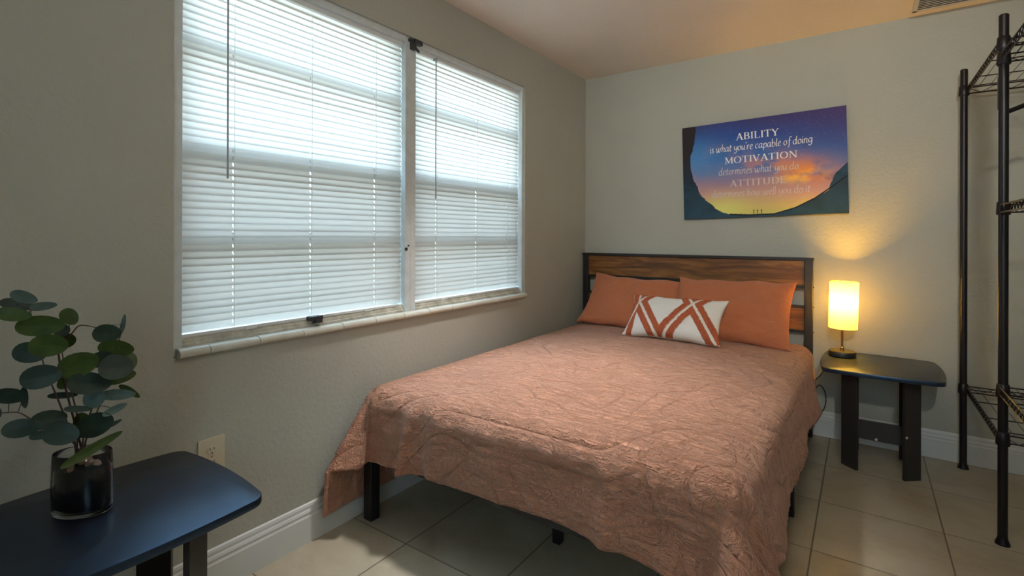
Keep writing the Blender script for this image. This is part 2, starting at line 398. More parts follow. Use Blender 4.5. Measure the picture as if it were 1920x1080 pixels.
mb = MB(); mb.box((-.008, -1.905, 1.135), (.004, -1.893, 1.15), bev=.003); mb.box((-.008, -1.885, 1.155), (.001, -1.878, 1.163), bev=.002); wpart(mb, 'latch', M['latch'], w1)
p = at(592, 601, x=-.01); mb = MB(); mb.box((-.035, p.y-.028, WZ0+.030), (.002, p.y+.028, WZ0+.048), bev=.004); mb.box((-.02, p.y-.01, WZ0+.02), (.006, p.y+.022, WZ0+.036), bev=.003); wpart(mb, 'crank_latch', M['latch'], w1)
# unseen window behind the camera, added to let in fill light
w3 = struct(empty('window_3', ((NX0+NX1)/2, YN-.1, NZ0)))
mb = MB()
for a, b in (((NX0, NZ0), (NX0+.04, NZ1)), ((NX1-.04, NZ0), (NX1, NZ1)), ((NX0, NZ0), (NX1, NZ0+.04)), ((NX0, NZ1-.04), (NX1, NZ1)), ((NX0, 1.5), (NX1, 1.54))):
    mb.box((a[0], YN-.12, a[1]), (b[0], YN-.06, b[1]))
wpart(mb, 'frame', M['alu'], w3)
mb = MB(); mb.box((NX0+.04, YN-.095, NZ0+.04), (NX1-.04, YN-.09, NZ1-.04)); wpart(mb, 'pane', M['pane'], w3)

# bullnose sill tiles, cut where the photograph shows the joints
joints = [-2.887, -2.794, -2.626, -2.453, -2.272, -2.10, -1.929, -1.76, -1.59, -1.421, -1.24, -1.06, -.872]
mb = MB()
for a, b in zip(joints[:-1], joints[1:]):
    prof = [(-.010, .812), (.012, .812), (.020, .815), (.025, .822), (.025, .830), (.019, .838), (.008, .842), (-.010, .842)]
    k = len(prof); j = random.uniform(-.0012, .0012)
    mb.add([(x, a+.0015, z+j) for x, z in prof]+[(x, b-.0015, z+j) for x, z in prof], [(i, (i+1) % k, k+(i+1) % k, k+i) for i in range(k)]+[tuple(range(k)), tuple(range(2*k-1, k-1, -1))])
struct(mb.build('trim_1', M['sill'], smooth=50))
mb = MB(); mb.box((-.008, -2.886, .814), (.017, -.874, .836)); struct(mb.build('trim_2', M['dirty']))

# ------------------------------------------------------------------ blinds
def blind(label, y0, y1, cords, wand_y, wand_z, rail_y1):
    PITCH = .0242; XB = -.045; zb = .890; zt = 2.122
    root = empty('mini_blind', (XB, (y0+y1)/2, zt+.02), label=label, cat='window blind')
    def P(mb, name, mat, **k): return wpart(mb, name, mat, root, **k)
    mb = MB(); mb.box((XB-.014, y0, zt), (XB+.016, y1, zt+.024), bev=.003); P(mb, 'headrail', M['strip'])
    n = int((zt-zb)/PITCH); mb = MB(); tilt = R(70); W = .038; K = 6
    for s_ in range(n+1):
        z = zb+.012+s_*PITCH+random.uniform(-.0006, .0006); tl = tilt+random.uniform(-.02, .02)
        sag = random.uniform(-.0012, .0012)
        yy = sorted([y0, y1]+[c+d_ for c in cords for d_ in (-.0022, .0022)]+[(p_+q_)/2 for p_, q_ in zip([y0]+cords, cords+[y1])]); NS = len(yy)-1; vs = []
        for q, y in enumerate(yy):
            zz = z+sag*math.sin(PI*(y-y0)/(y1-y0))
            for k in range(K+1):
                a = (k/K-.5)*W; bow = .0022*(1-(2*k/K-1)**2)
                # k=0: outer, high edge; k=K: room-side, low edge; bowed toward the room
                dx = a*math.cos(tl)+bow*math.sin(tl); dz = -a*math.sin(tl)+bow*math.cos(tl)
                vs.append((XB+dx, y, zz+dz))
        mb.add(vs, [(q*(K+1)+k, q*(K+1)+k+1, (q+1)*(K+1)+k+1, (q+1)*(K+1)+k) for q in range(NS) for k in range(K) if not (k in (2, 3) and any(abs((yy[q]+yy[q+1])/2-c) < .001 for c in cords))])
    P(mb, 'slat_panel', M['slat'], smooth=True, recalc=False)
    mb = MB(); mb.box((XB-.012, y0+.004, zb-.022), (XB+.014, rail_y1, zb-.010), bev=.003); P(mb, 'bottom_rail', M['strip'])
    for cy in cords:
        mb = MB(); mb.tube([(XB+.0145, cy, zb-.01), (XB+.0145, cy, zt)], .0007, 5); mb.tube([(XB-.0145, cy, zb-.01), (XB-.0145, cy, zt)], .0007, 5)
        P(mb, 'ladder_cord', M['strip'])
    for cy in (cords[0]+.06, cords[-1]-.04):
        mb = MB(); mb.box((XB-.002, cy-.022, zb-.026), (XB+.018, cy+.022, zb-.0095), bev=.004); P(mb, 'rail_clip', M['strip'])
    mb = MB(); mb.tube([(XB+.030, wand_y, zt-.004), (XB+.030, wand_y, wand_z+.06), (XB+.030, wand_y, wand_z)], [.0032, .0032, .0042], 6); mb.box((XB+.012, wand_y-.004, zt-.008), (XB+.034, wand_y+.004, zt+.004)); P(mb, 'tilt_wand', M['bar'])
    return root
cl = [at(u, 450, x=-.03).y for u in (440, 585, 705)]; cr2 = [at(u, 450, x=-.03).y for u in (820, 895, 952)]
blind('wide white slatted blind on the nearer left window, full height, closed', WY0+.033, MY-.036, cl, at(427, 335, x=-.015).y, 1.405, -1.935)
blind('white slatted blind on the right-hand window nearest the room corner', MY+.038, WY1-.020, cr2, at(817, 373, x=-.015).y, 1.398, -.905)

# ------------------------------------------------------------------ bed frame
bed = empty('bed_frame', (.79, -1.1, 0), label='black metal bed frame with rustic brown wooden headboard under the terracotta quilt', cat='bed')
def BP(mb, name, mat, parent=bed, **k):
    o = mb.build(name, mat, None, **k); o.parent = parent; 
    o.matrix_parent_inverse = parent.matrix_world.inverted() if parent is not bed else Matrix.Translation(-Vector(bed.location)); return o
for x0, x1 in ((.020, .062), (1.508, 1.552)):
    mb = MB(); mb.box((x0, -.078, 0), (x1, -.034, 1.066), bev=.003)
    o = BP(mb, 'headboard_post', M['black_metal'])
mb = MB(); mb.box((.014, -.080, 1.062), (1.556, -.032, 1.080), bev=.002); BP(mb, 'top_rail', M['black_metal'])
for z0, z1 in ((.893, .913), (.772, .788), (.622, .637)):
    mb = MB(); mb.box((.062, -.066, z0), (1.508, -.046, z1), bev=.002); BP(mb, 'cross_rail', M['black_metal'])
mb = MB(); mb.box((.063, -.066, .914), (1.507, -.048, 1.061), bev=.0015); BP(mb, 'headboard_plank', M['wood'])
mb = MB(); mb.box((.063, -.066, .638), (1.507, -.048, .771), bev=.0015); BP(mb, 'headboard_plank', M['wood'])
for x in (.487, 1.07):
    mb = MB(); mb.box((x-.008, -.064, .788), (x+.008, -.05, .893), bev=.001); BP(mb, 'upright_bar', M['black_metal'])
for z in (.9, .78, .63):
    mb = MB(); mb.lathe([(.004, 0), (.004, .004), (.002, .006)], (0, 0, 0), 8, M=Matrix.Translation((1.552, -.056, z)) @ Matrix.Rotation(PI/2, 4, 'Y'))
    BP(mb, 'bolt', M['black_metal'])
FRZ = .30
for x0, x1 in ((.055, .095), (1.525, 1.560)):
    mb = MB(); mb.box((x0, -2.20, FRZ-.05), (x1, -.08, FRZ), bev=.003); BP(mb, 'side_rail', M['black_metal'])
mb = MB(); mb.box((.055, -2.195, FRZ-.03), (1.56, -2.165, FRZ), bev=.003); BP(mb, 'foot_rail', M['black_metal'])
mb = MB(); mb.box((.795, -2.16, FRZ-.05), (.83, -.08, FRZ-.002), bev=.003); BP(mb, 'centre_rail', M['black_metal'])
for k in range(11):
    mb = MB(); y = -.2-k*.185; mb.box((.09, y-.03, FRZ-.004), (1.53, y+.03, FRZ+.012), bev=.002); BP(mb, 'cross_slat', M['black_metal'])
for x, y, s in ((.080, -2.17, .024), (1.535, -2.17, .024), (.816, -1.86, .017), (.816, -1.0, .017), (.08, -1.1, .02), (1.540, -1.11, .02)):
    mb = MB(); mb.box((x-s, y-s, 0), (x+s, y+s, FRZ-.045), bev=.003); BP(mb, 'leg', M['black_metal'])
# ------------------------------------------------------------------ mattress
BX0, BX1, BY0, BY1, ZT = .075, 1.530, -2.175, -.085, .572
def rrect(x0, x1, y0, y1, r, n=6, bow=0):
    pts = []
    for cx, cy, a0 in ((x1-r, y1-r, 0), (x0+r, y1-r, 90), (x0+r, y0+r, 180), (x1-r, y0+r, 270)):
        for k in range(n+1):
            a = R(a0+90*k/n); pts.append((cx+r*math.cos(a), cy+r*math.sin(a)))
    if bow:
        out = []
        for i, p in enumerate(pts):
            q = pts[(i+1) % len(pts)]; out.append(p)
            L = math.hypot(q[0]-p[0], q[1]-p[1])
            if L > .15:
                nx, ny = (q[1]-p[1])/L, -(q[0]-p[0])/L
                for k in range(1, 12):
                    f = k/12; out.append((p[0]+(q[0]-p[0])*f+nx*bow*4*f*(1-f), p[1]+(q[1]-p[1])*f+ny*bow*4*f*(1-f)))
        pts = out
    return pts
mb = MB(); mb.prism(rrect(BX0, BX1-.006, BY0+.01, BY1, .07), FRZ+.014, ZT-.016, bev=.02)
o = mb.build('mattress', M['white_cloth'], smooth=40); tag(o, 'white mattress showing at the bed corner beside the headboard post', 'mattress')

# ------------------------------------------------------------------ quilt
def smooth01(t): t = max(0, min(1, t)); return t*t*(3-2*t)
def quilt():
    DL, DR, DF = .525, .335, .350          # overhang beyond the start of the rounded edge
    r = .090; ax0, ax1 = BX0+.055, BX1-.052; by0 = BY0+r-.040; btop = -.19
    NA, NB = 230, 260
    A = np.linspace(ax0-DL, ax1+DR, NA+1); B = np.linspace(by0-DF, btop, NB+1)
    def wrap(d, al):
        q = r*PI/2
        if d < q: return r*math.sin(d/r), r*(1-math.cos(d/r))
        h = d-q; return r+h*math.sin(al), r+h*math.cos(al)
    V = []; UV = []
    def n2(x, y, s, z=0.): return noise.noise(Vector((x*s, y*s, z)))
    for b in B:
        for a in A:
            da = max(0, ax0-a); dr = max(0, a-ax1)
            # the hem runs a little lower towards the right of the foot
            db = max(0, by0-b)*np.interp(a, [ax0-.05, ax0+.2, .9, 1.3, 1.5], [.99, .99, .91, .97, 1.05])
            dd = Vector((0, 0, 0))
            x = min(max(a, ax0), ax1); y = max(b, by0); z = ZT
            u = (a-ax0)/(ax1-ax0); w = (b-by0)/(btop-by0)
            if da == 0 and dr == 0: z += .020*math.sin(PI*min(max(u, 0), 1))**.6*(.4+.6*smooth01(min(1, (y-by0)*3)))
            if da > 0 and db > 0:
                th = math.atan2(db, da); rr = math.hypot(da, db)
                if th < PI/4:
                    o_, dp = wrap(rr, 0.02); f = th/(PI/4)
                    L = rr; ox = min(o_, r+.012); 
                    # planar continuation of the side drop along the wall
                    x -= ox*(1-.15*f); y -= .80*math.sin(th)*max(0, L-r*.5); z -= math.cos(th)*dp
                else:
                    f = (th-PI/4)/(PI/4); beta = (PI/2-th); L = rr
                    o_, dp = wrap(rr, .05)
                    ox = (r+.012)*.85*(1-f)**1.3; s_ = smooth01(L/.35)
                    x += -ox*min(1, o_/r)+.19*math.sin(PI*f)**1.2*L*.9*s_*(1-.3*f)
                    y -= math.sin(beta)*max(0, L-r*.5)*(.80+.2*f)+o_*smooth01(f)
                    z -= math.cos(beta)*dp
            elif dr > 0 and db > 0:
                th = math.atan2(db, dr); rr = math.hypot(dr, db)
                al = R(11+20*math.sin(2*th)); o_, dp = wrap(rr, al)
                fold = .035*math.sin(th*7+.6)*max(0, rr-.08)/.4
                o_ += fold; x += math.cos(th)*o_; y -= math.sin(th)*o_; z -= dp
            elif da > 0:
                o_, dp = wrap(da, .0); x -= min(o_, r+.012); z -= dp
            elif dr > 0:
                al = R(11+5*n2(b, 0, 2.2)); o_, dp = wrap(dr, al); x += o_+.014*math.sin(b*9+2*n2(b, 1, 2))*max(0, dr-.06)/.25; z -= dp
            elif db > 0:
                al = R(3+3*n2(a, 3, 2.)); o_, dp = wrap(db, al)
                k = max(0, db-.05)/.3
                o_ += k*(.020*n2(a, 0, 4.5)+.010*n2(a, b, 9, 2.))
                # standing fold near the left of the foot
                o_ += k*.055*math.exp(-((a-.36+.03*k)/.020)**2)-k*.018*math.exp(-((a-.42)/.03)**2)
                o_ += k*.02*math.exp(-((a-1.18)/.03)**2)
                y -= o_; z -= dp
            # soft surface undulation and crinkles
            edge = 1.0
            h = .0075*n2(a, b, 3.2)+.0045*n2(a*.6, b*1.6, 9)+.0028*n2(a*.5, b*2.2, 22)+.002*n2(a, b, 34)
            if db > 0 and da == 0: h = .011*n2(a, b*.8, 5)+.005*n2(a, b, 14)+.0028*n2(a, b, 32)
            if dr > 0: h = .008*n2(a*.6, b*1.5, 6)+.005*n2(a*.4, b*2, 22)
            if da > 0: h *= .5
            if db > 0 or (da > 0) or dr > 0:
                kx = (-1 if da > 0 else (1 if dr > 0 else 0)); ky = -1 if db > 0 else 0
                tot = max(1e-6, math.hypot(kx, ky)); s_ = min(1, max(da, dr, db)/.08)
                if da > 0 and db > 0: kx = .3; ky = -.3; tot = 1; s_ *= .5
                elif da > 0: kx = 1
                x += kx/tot*h*s_; y += ky/tot*h*s_; z += h*(1-s_)
            else: z += h
            if a < .2: x = max(x, .030)
            z = max(z, .03)
            V.append((x, y, z)); UV.append((a, b))
    F = [(j*(NA+1)+i, j*(NA+1)+i+1, (j+1)*(NA+1)+i+1, (j+1)*(NA+1)+i) for j in range(NB) for i in range(NA)]
    me = bpy.data.meshes.new('quilt'); me.from_pydata(V, [], F); me.materials.append(M['quilt'])
    uv = me.uv_layers.new(name='UVMap'); li = np.empty(len(me.loops), dtype=np.int32); me.loops.foreach_get('vertex_index', li)
    uv.data.foreach_set('uv', np.array(UV, dtype=np.float32)[li].ravel())
    me.polygons.foreach_set('use_smooth', [True]*len(me.polygons)); me.update()
    o = bpy.data.objects.new('quilt', me); COL.objects.link(o)
    s = o.modifiers.new('thickness', 'SOLIDIFY'); s.thickness = .009; s.offset = -1
    tag(o, 'terracotta quilted bedspread draped over the bed, hanging past the foot', 'quilt')
quilt()

# ------------------------------------------------------------------ pillows
def pillow(name, w, h, t, Mx, mat, label, cat='pillow', nu=90, nv=60, seed=0, group=None, wr=1.0, pinch=.07, color=None, flange=0):
    vs = []; uvs = []; cols = []
    def pt(u, v, side):
        e1 = max(0, 1-abs(u)**2.6); e2 = max(0, 1-abs(v)**2.6)
        th = (e1**.55)*(e2**.55)
        X = w/2*u*(1-pinch*(1-v*v)*(abs(u)**2)); Y = h/2*v*(1-pinch*1.3*(1-u*u)*(abs(v)**2))
        n_ = noise.noise(Vector((u*2.2+seed, v*1.8, side*.7)))*.22+noise.noise(Vector((u*5+seed, v*5, side)))*.10
        edge = (1-(1-abs(u))**1)*.5
        rad = noise.noise(Vector((math.atan2(v, u)*4+seed, 2.5, side)))*.10*max(abs(u), abs(v))**2
        Z = side*(t/2*th*(1+wr*(n_+rad))+.004)
        Z += .012*wr*noise.noise(Vector((u*1.3+seed, v*1.3, 9)))+ .010*wr*math.sin(u*9+seed)*abs(v)**4*(1)
        if color:
            c, hgt = color(X, Y, side); Z += side*hgt*min(1, th*3); cols.append((*c, 1))
        return (X, Y, Z)
    for side in (1, -1):
        for j in range(nv+1):
            for i in range(nu+1):
                u = 2*i/nu-1; v = 2*j/nv-1; u = math.sin(u*PI/2)*.35+u*.65; v = math.sin(v*PI/2)*.35+v*.65
                vs.append(pt(u, v, side)); uvs.append((u*w/2+side*2, v*h/2))
    N = (nu+1)*(nv+1); F = []
    for j in range(nv):
        for i in range(nu):
            a = j*(nu+1)+i; F.append((a, a+1, a+nu+2, a+nu+1)); F.append((N+a+nu+1, N+a+nu+2, N+a+1, N+a))
    bd = [i for i in range(nu+1)]+[j*(nu+1)+nu for j in range(1, nv+1)]+[nv*(nu+1)+i for i in range(nu-1, -1, -1)]+[j*(nu+1) for j in range(nv-1, 0, -1)]
    for k in range(len(bd)): a, b = bd[k], bd[(k+1) % len(bd)]; F.append((b, a, N+a, N+b))
    me = bpy.data.meshes.new(name); me.from_pydata(vs, [], F); me.materials.append(mat)
    li = np.empty(len(me.loops), dtype=np.int32); me.loops.foreach_get('vertex_index', li)
    uv = me.uv_layers.new(name='UVMap'); uv.data.foreach_set('uv', np.array(uvs, dtype=np.float32)[li].ravel())
    if color:
        ca = me.color_attributes.new('Col', 'FLOAT_COLOR', 'POINT'); ca.data.foreach_set('color', np.array(cols, dtype=np.float32).ravel())
    me.polygons.foreach_set('use_smooth', [True]*len(me.polygons)); me.update()
    o = bpy.data.objects.new(name, me); COL.objects.link(o); o.matrix_world = Mx
    return tag(o, label, cat, group)
def place(cx, cy, cz, lean, yaw=0, roll=0):
    # pillow local: x across, y up its height, z facing out; lean = angle from lying flat
    return Matrix.Translation((cx, cy, cz)) @ Matrix.Rotation(yaw, 4, 'Z') @ Matrix.Rotation(lean, 4, 'X') @ Matrix.Rotation(roll, 4, 'Z')
pillow('sham_pillow', .70, .44, .155, place(.485, -.250, .745, R(50), R(1), R(-3.5)), M['sham'], 'plain terracotta sham pillow at the window side of the headboard', seed=3, pinch=.09)
pillow('sham_pillow', .69, .45, .165, place(1.130, -.298, .752, R(52), R(-1), R(0)), M['sham'], 'plain terracotta sham pillow leaning on the headboard on the lamp side', seed=11, pinch=.06)
def lumbar_col(X, Y, side):
    if side < 0: return (.72, .68, .62), 0
    x = X-.115; y = Y-.070; a, b = .166, .236
    wob = .0025*noise.noise(Vector((X*60, Y*60, 0)))
    kx = 1.0
    if x < -.332: kx = 2.6; x = -.332+(x+.332)*kx
    p = x/a; q = y/b; n_ = math.sqrt((kx/a)**2+1/b/b)
    ds = []
    for s_ in (p+q, p-q):
        k = round(s_/2)*2; ds.append(abs(s_-k)/n_+wob)
    if min(ds) < .0085: return (.78, .74, .68), 0
    if min(ds) < .043:
        f = .75+.5*noise.noise(Vector((X*230, Y*230, 1)))
        return (.52*f+.06, .15*f+.01, .08*f), .008+.006*noise.noise(Vector((X*170, Y*170, 4)))
    return (.78, .76, .72), 0
pillow('lumbar_pillow', .58, .30, .14, place(.868, -.555, .712, R(50), R(-2), R(0)), M['tuft'], 'small white lumbar pillow with tufted terracotta diamond pattern', nu=260, nv=140, seed=5, wr=.5, pinch=.09, color=lumbar_col)

# ------------------------------------------------------------------ side tables
def side_table(label):
    t = empty('side_table', (0, 0, 0), label=label, cat='side table', group=None)
    mb = MB(); mb.prism(rrect(-.25, .25, -.25, .25, .045, 7, bow=.014), .508, .530, bev=.003); mb.build('tabletop', M['espresso'], t, smooth=30)
    for sx in (-1, 1):
        for sy in (-1, 1):
            ang = math.atan2(-sy, sx)*0+(R(-40) if sx*sy > 0 else R(40))
            Mx = Matrix.Translation((sx*.128, sy*.125, 0)) @ Matrix.Rotation(ang, 4, 'Z')
            mb = MB(); mb.box((-.043, -.008, 0), (.043, .008, .508), M=Mx, bev=.001); mb.build('leg', M['edge'], t)
    mb = MB(); mb.box((-.125, -.008, .122), (.125, .008, .222), bev=.001); b1 = mb.build('cross_board', M['edge'], t)
    for sx in (-1, 1):
        mb = MB(); mb.box((sx*.128-.008, -.115, .122), (sx*.128+.008, .115, .222), bev=.001); mb.build('side_board', M['edge'], t)
    Mr = Matrix.Rotation(PI/2, 4, 'X')
    mb = MB(); mb.lathe([(.0065, 0), (.0065, .001), (.005, .002)], n=12, M=Matrix.Translation((-.013, -.008, .131)) @ Mr); mb.build('screw_cap', M['cap'], t)
    mb = MB(); mb.lathe([(.0065, 0), (.0065, .001), (.005, .002)], n=12, M=Matrix.Translation((.1015, -.146, .215)) @ Matrix.Rotation(R(40), 4, 'Z') @ Matrix.Translation((0, -.008, 0)) @ Mr); mb.build('screw_cap', M['cap'], t)
    return t
TR = (1.872, -.285); TL = (.280, -3.130)
t1 = side_table('black side table in the far corner, holding the glowing lamp'); t1.location = (*TR, 0)
t2 = copy_tree(t1); t2.location = (*TL, 0); t2.rotation_euler = (0, 0, PI/2)
t2['label'] = 'black side table in the left foreground, holding the vase of leaves'

# ------------------------------------------------------------------ lamp
LX, LY = 1.703, -.172
lamp = empty('table_lamp', (LX, LY, .53), label='small lit table lamp with cream cylinder shade and black base', cat='lamp')
mb = MB(); mb.lathe([(.060, 0), (.0655, .003), (.067, .010), (.067, .026), (.064, .031), (.0, .0315)], n=48, cap1=False); mb.build('base', M['lamp_base'], lamp, smooth=35)
mb = MB(); mb.box((-.038, -.045, .0305), (-.014, -.038, .0335), bev=.001); mb.build('switch', M['slot'], lamp)
mb = MB(); mb.lathe([(.009, .031), (.009, .050), (.0058, .052), (.0058, .30)], n=16); mb.build('pole', M['brass'], lamp, smooth=40)
mb = MB(); mb.tube([(0, 0, .285), (0, 0, .30)], .012, 16)
for a in range(3):
    q = a*2*PI/3; mb.tube([(0, 0, .292), (.066*math.cos(q), .066*math.sin(q), .292)], .0015, 6)
mb.build('shade_ring', M['brass'], lamp)
tiltM = Matrix.Rotation(R(1.2), 4, 'Y')
mb = MB(); mb.lathe([(.0705, .158), (.0705, .425)], n=64, cap0=False, cap1=False, M=tiltM); mb.build('shade', M['shade'], lamp, smooth=True)
for z in (.158, .4245):
    mb = MB(); mb.lathe([(.0702, z-.0012), (.0716, z-.0012), (.0716, z+.0012), (.0702, z+.0012), (.0702, z-.0012)], n=64, cap0=False, cap1=False, M=tiltM)
    mb.build('shade_trim', M['brass'], lamp, smooth=True)
mb = MB(); mb.lathe([(.004, .262), (.010, .268), (.011, .285), (.0125, .305), (.012, .322), (.008, .332), (.003, .336)], n=20); mb.build('bulb', M['bulb'], lamp, smooth=True)
pl = bpy.data.lights.new('bulb_glow', 'POINT'); pl.energy = LAMP_W; pl.color = (1, .49, .02); pl.shadow_soft_size = .024
po = bpy.data.objects.new('bulb_glow', pl); COL.objects.link(po); po.parent = lamp; po.location = (0, 0, .318)
def catmull(pts, n=8):
    pts = [Vector(p) for p in pts]; q = [pts[0]]+pts+[pts[-1]]; out = []
    for i in range(1, len(q)-2):
        for k in range(n):
            t = k/n; a, b, c, d = q[i-1], q[i], q[i+1], q[i+2]
            out.append(.5*((2*b)+(c-a)*t+(2*a-5*b+4*c-d)*t*t+(3*b-a-3*c+d)*t**3))
    out.append(pts[-1]); return out
yc = -.035
pts = [Vector((LX-.02, LY+.066, .538)), Vector((LX-.03, -.06, .536)), Vector((1.665, yc+.011, .536)), Vector((1.650, yc+.012, .50))]
pts += [at(u, v, y=yc) for u, v in ((1541, 700), (1529, 713), (1527, 727), (1525, 745), (1526, 765), (1530, 776), (1538, 775), (1546, 764), (1549, 747), (1545, 731), (1537, 722), (1530, 727), (1526, 738))]
pts += [at(1524, 760, y=yc+.006), at(1526, 800, y=yc+.006)]
mb = MB(); mb.tube(catmull([p-Vector((LX, LY, .53)) for p in pts], 6), .0026, 8); mb.build('power_cord', M['cord'], lamp, smooth=True)

# ------------------------------------------------------------------ poster
PC = Vector((1.24675, -.020, 1.6545)); PW, PH, PD = .954, .636, .030
rootP = bpy.data.objects.new('canvas_print', None); COL.objects.link(rootP)
rootP.matrix_world = Matrix.Translation(PC+Vector((0, .004, 0))) @ Matrix.Rotation(-R(1.383), 4, 'Y')
tag(rootP, None, 'wall art')
rootP['label'] = 'night sky and sunset canvas with white motivational quote above the headboard'
def poly_in(px, py, poly):
    ins = np.zeros(px.shape, bool); n = len(poly)
    for i in range(n):
        x1, y1 = poly[i]; x2, y2 = poly[(i+1) % n]
        if y1 == y2: continue
        c = ((y1 > py) != (y2 > py)) & (px < (x2-x1)*(py-y1)/(y2-y1)+x1); ins ^= c
    return ins
def poster():
    NX, NY = 420, 280
    X, Y = np.meshgrid(np.linspace(-PW/2, PW/2, NX+1), np.linspace(-PH/2, PH/2, NY+1))
    u = X/PW+.5; v = Y/PH+.5
    rng = np.random.RandomState(3)
    def fbm(x, y, sc_, oct=5, seed=0):
        out = np.zeros_like(x); amp = 1; tot = 0; r = np.random.RandomState(seed)
        for o_ in range(oct):
            g = r.rand(64, 64); xs = x*sc_*2**o_+7; ys = y*sc_*2**o_+3
            xi = np.floor(xs).astype(int); yi = np.floor(ys).astype(int); fx = xs-xi; fy = ys-yi; fx = fx*fx*(3-2*fx); fy = fy*fy*(3-2*fy)
            q = lambda a, b: g[a % 64, b % 64]
            out += amp*((q(xi, yi)*(1-fx)+q(xi+1, yi)*fx)*(1-fy)+(q(xi, yi+1)*(1-fx)+q(xi+1, yi+1)*fx)*fy); tot += amp; amp *= .55
        return out/tot
    # sky, top to bottom
    st = [(0, (.50, .47, .12)), (.10, (.58, .42, .14)), (.22, (.50, .27, .20)), (.36, (.30, .19, .25)), (.48, (.13, .17, .34)), (.64, (.040, .12, .36)), (.82, (.022, .065, .26)), (1, (.035, .035, .14))]
    vv = np.clip(v+.14*(u-.5)*(v-.2)*0-.10*(fbm(u, v, 4, 4, 1)-.5), 0, 1)
    C = np.stack([np.interp(vv, [s[0] for s in st], [s[1][k] for s in st]) for k in range(3)], -1)
    # purple to the right
    k = np.clip((u-.45)*1.5, 0, 1)*np.clip((v-.25)*1.6, 0, 1); C = C*(1-k[..., None]*.75)+np.array((.065, .035, .12))*k[..., None]*.75
    # pale yellow low on the left
    k = np.exp(-(((u-.27)/.16)**2+((v-.10)/.12)**2)); C = C*(1-k[..., None]*.8)+np.array((.60, .60, .16))*k[..., None]*.8
    k = np.exp(-(((u-.08)/.18)**2+((v-.66)/.2)**2)); C = C*(1-k[..., None]*.6)+np.array((.07, .24, .48))*k[..., None]*.6
    # milky way cloud from upper left centre down to the right
    d = (v-(.62-.36*(u-.25)))/.13; cl = np.exp(-d*d)*np.clip((u-.12)*4, 0, 1)*np.clip((1.0-u)*5, 0, 1); n = fbm(u, v, 9, 5, 4)
    k = cl*np.clip((n-.34)*4, 0, 1); w_ = np.clip((u-.2)*1.8, .35, 1)
    oc = np.array((.66, .22, .05)); C = C*(1-(k*w_)[..., None]*.9)+oc*(k*w_)[..., None]*.9
    k = np.exp(-(((u-.74)/.12)**2+((v-.38)/.06)**2))*np.clip((fbm(u, v, 12, 4, 9)-.3)*3, 0, 1); C = C*(1-k[..., None]*.85)+np.array((.95, .52, .03))*k[..., None]*.85
    k = cl*np.clip((fbm(u, v, 14, 4, 12)-.55)*5, 0, 1)*np.clip((u-.4)*2, 0, 1); C *= (1-.6*k)[..., None]
    s = rng.rand(*u.shape); k = (s > .9965)*(v > .42); C = np.where(k[..., None], np.clip(C+.22, 0, 1), C)
    # rock silhouettes
    rough = (fbm(u, v, 26, 3, 5)-.5)*.018
    left = [(-.60, .5), (-.405, .5), (-.386, .311), (-.393, .222), (-.410, .16), (-.428, .107), (-.426, .022), (-.415, -.03), (-.394, -.067), (-.365, -.14), (-.333, -.198), (-.28, -.235), (-.25, -.27), (-.20, -.29), (-.177, -.295), (-.05, -.303), (.086, -.302), (.203, -.269), (.309, -.215), (.377, -.178), (.40, -.15), (.42, -.115), (.474, -.072), (.60, -.0), (.6, -.5), (-.6, -.5)]
    m = poly_in(X+rough, Y+rough, left)
    rock = np.array((.012, .028, .045))*(.6+.9*fbm(u, v, 16, 4, 6))[..., None]
    kk = np.clip((.45-v)*2, 0, 1)[..., None]; rock = rock*(1-kk)+np.array((.020, .055, .085))*(.55+.9*fbm(u, v, 10, 4, 7))[..., None]*kk
    brown = np.clip((v-.35)*3, 0, 1)*(u < .2); rock = rock*(1-brown[..., None])+np.array((.022, .016, .020))*brown[..., None]
    C = np.where(m[..., None], rock, C)
    right = [(.377, -.178), (.395, -.125), (.416, -.075), (.44, -.055), (.474, -.02), (.6, .02), (.6, -.1), (.474, -.072), (.42, -.13)]
    m = poly_in(X+rough, Y+rough, right); C = np.where(m[..., None], np.array((.018, .05, .09))*(.6+.8*fbm(u, v, 20, 3, 8))[..., None], C)
    ys = np.interp(X, [-.2, -.05, .086, .203, .309, .40, .474], [-.292, -.303, -.302, -.269, -.215, -.15, -.095])
    k = (np.abs(Y-ys+.003) < .0045)*(X > -.18); C = np.where(k[..., None], np.array((.008, .01, .014)), C)
    V = np.stack([X, np.full_like(X, -PD/2-.0006), Y], -1).reshape(-1, 3)
    idx = np.arange((NX+1)*(NY+1)).reshape(NY+1, NX+1)
    F = np.stack([idx[:-1, :-1], idx[:-1, 1:], idx[1:, 1:], idx[1:, :-1]], -1).reshape(-1, 4)
    me = bpy.data.meshes.new('printed_face'); me.from_pydata(V.tolist(), [], F.tolist()); me.materials.append(M['print'])
    ca = me.color_attributes.new('Col', 'FLOAT_COLOR', 'POINT'); cc = np.ones((len(V), 4), np.float32); cc[:, :3] = np.clip(C.reshape(-1, 3)*1.3, 0, .95); ca.data.foreach_set('color', cc.ravel())
    o = bpy.data.objects.new('printed_face', me); COL.objects.link(o); o.parent = rootP
    mb = MB(); mb.box((-PW/2, -PD/2, -PH/2), (PW/2, PD/2-.002, PH/2), bev=.0015); mb.build('canvas_body', simple('canvas_edge', (.03, .03, .06), .7), rootP)
    mb = MB()   # three small figures standing on the rock rim
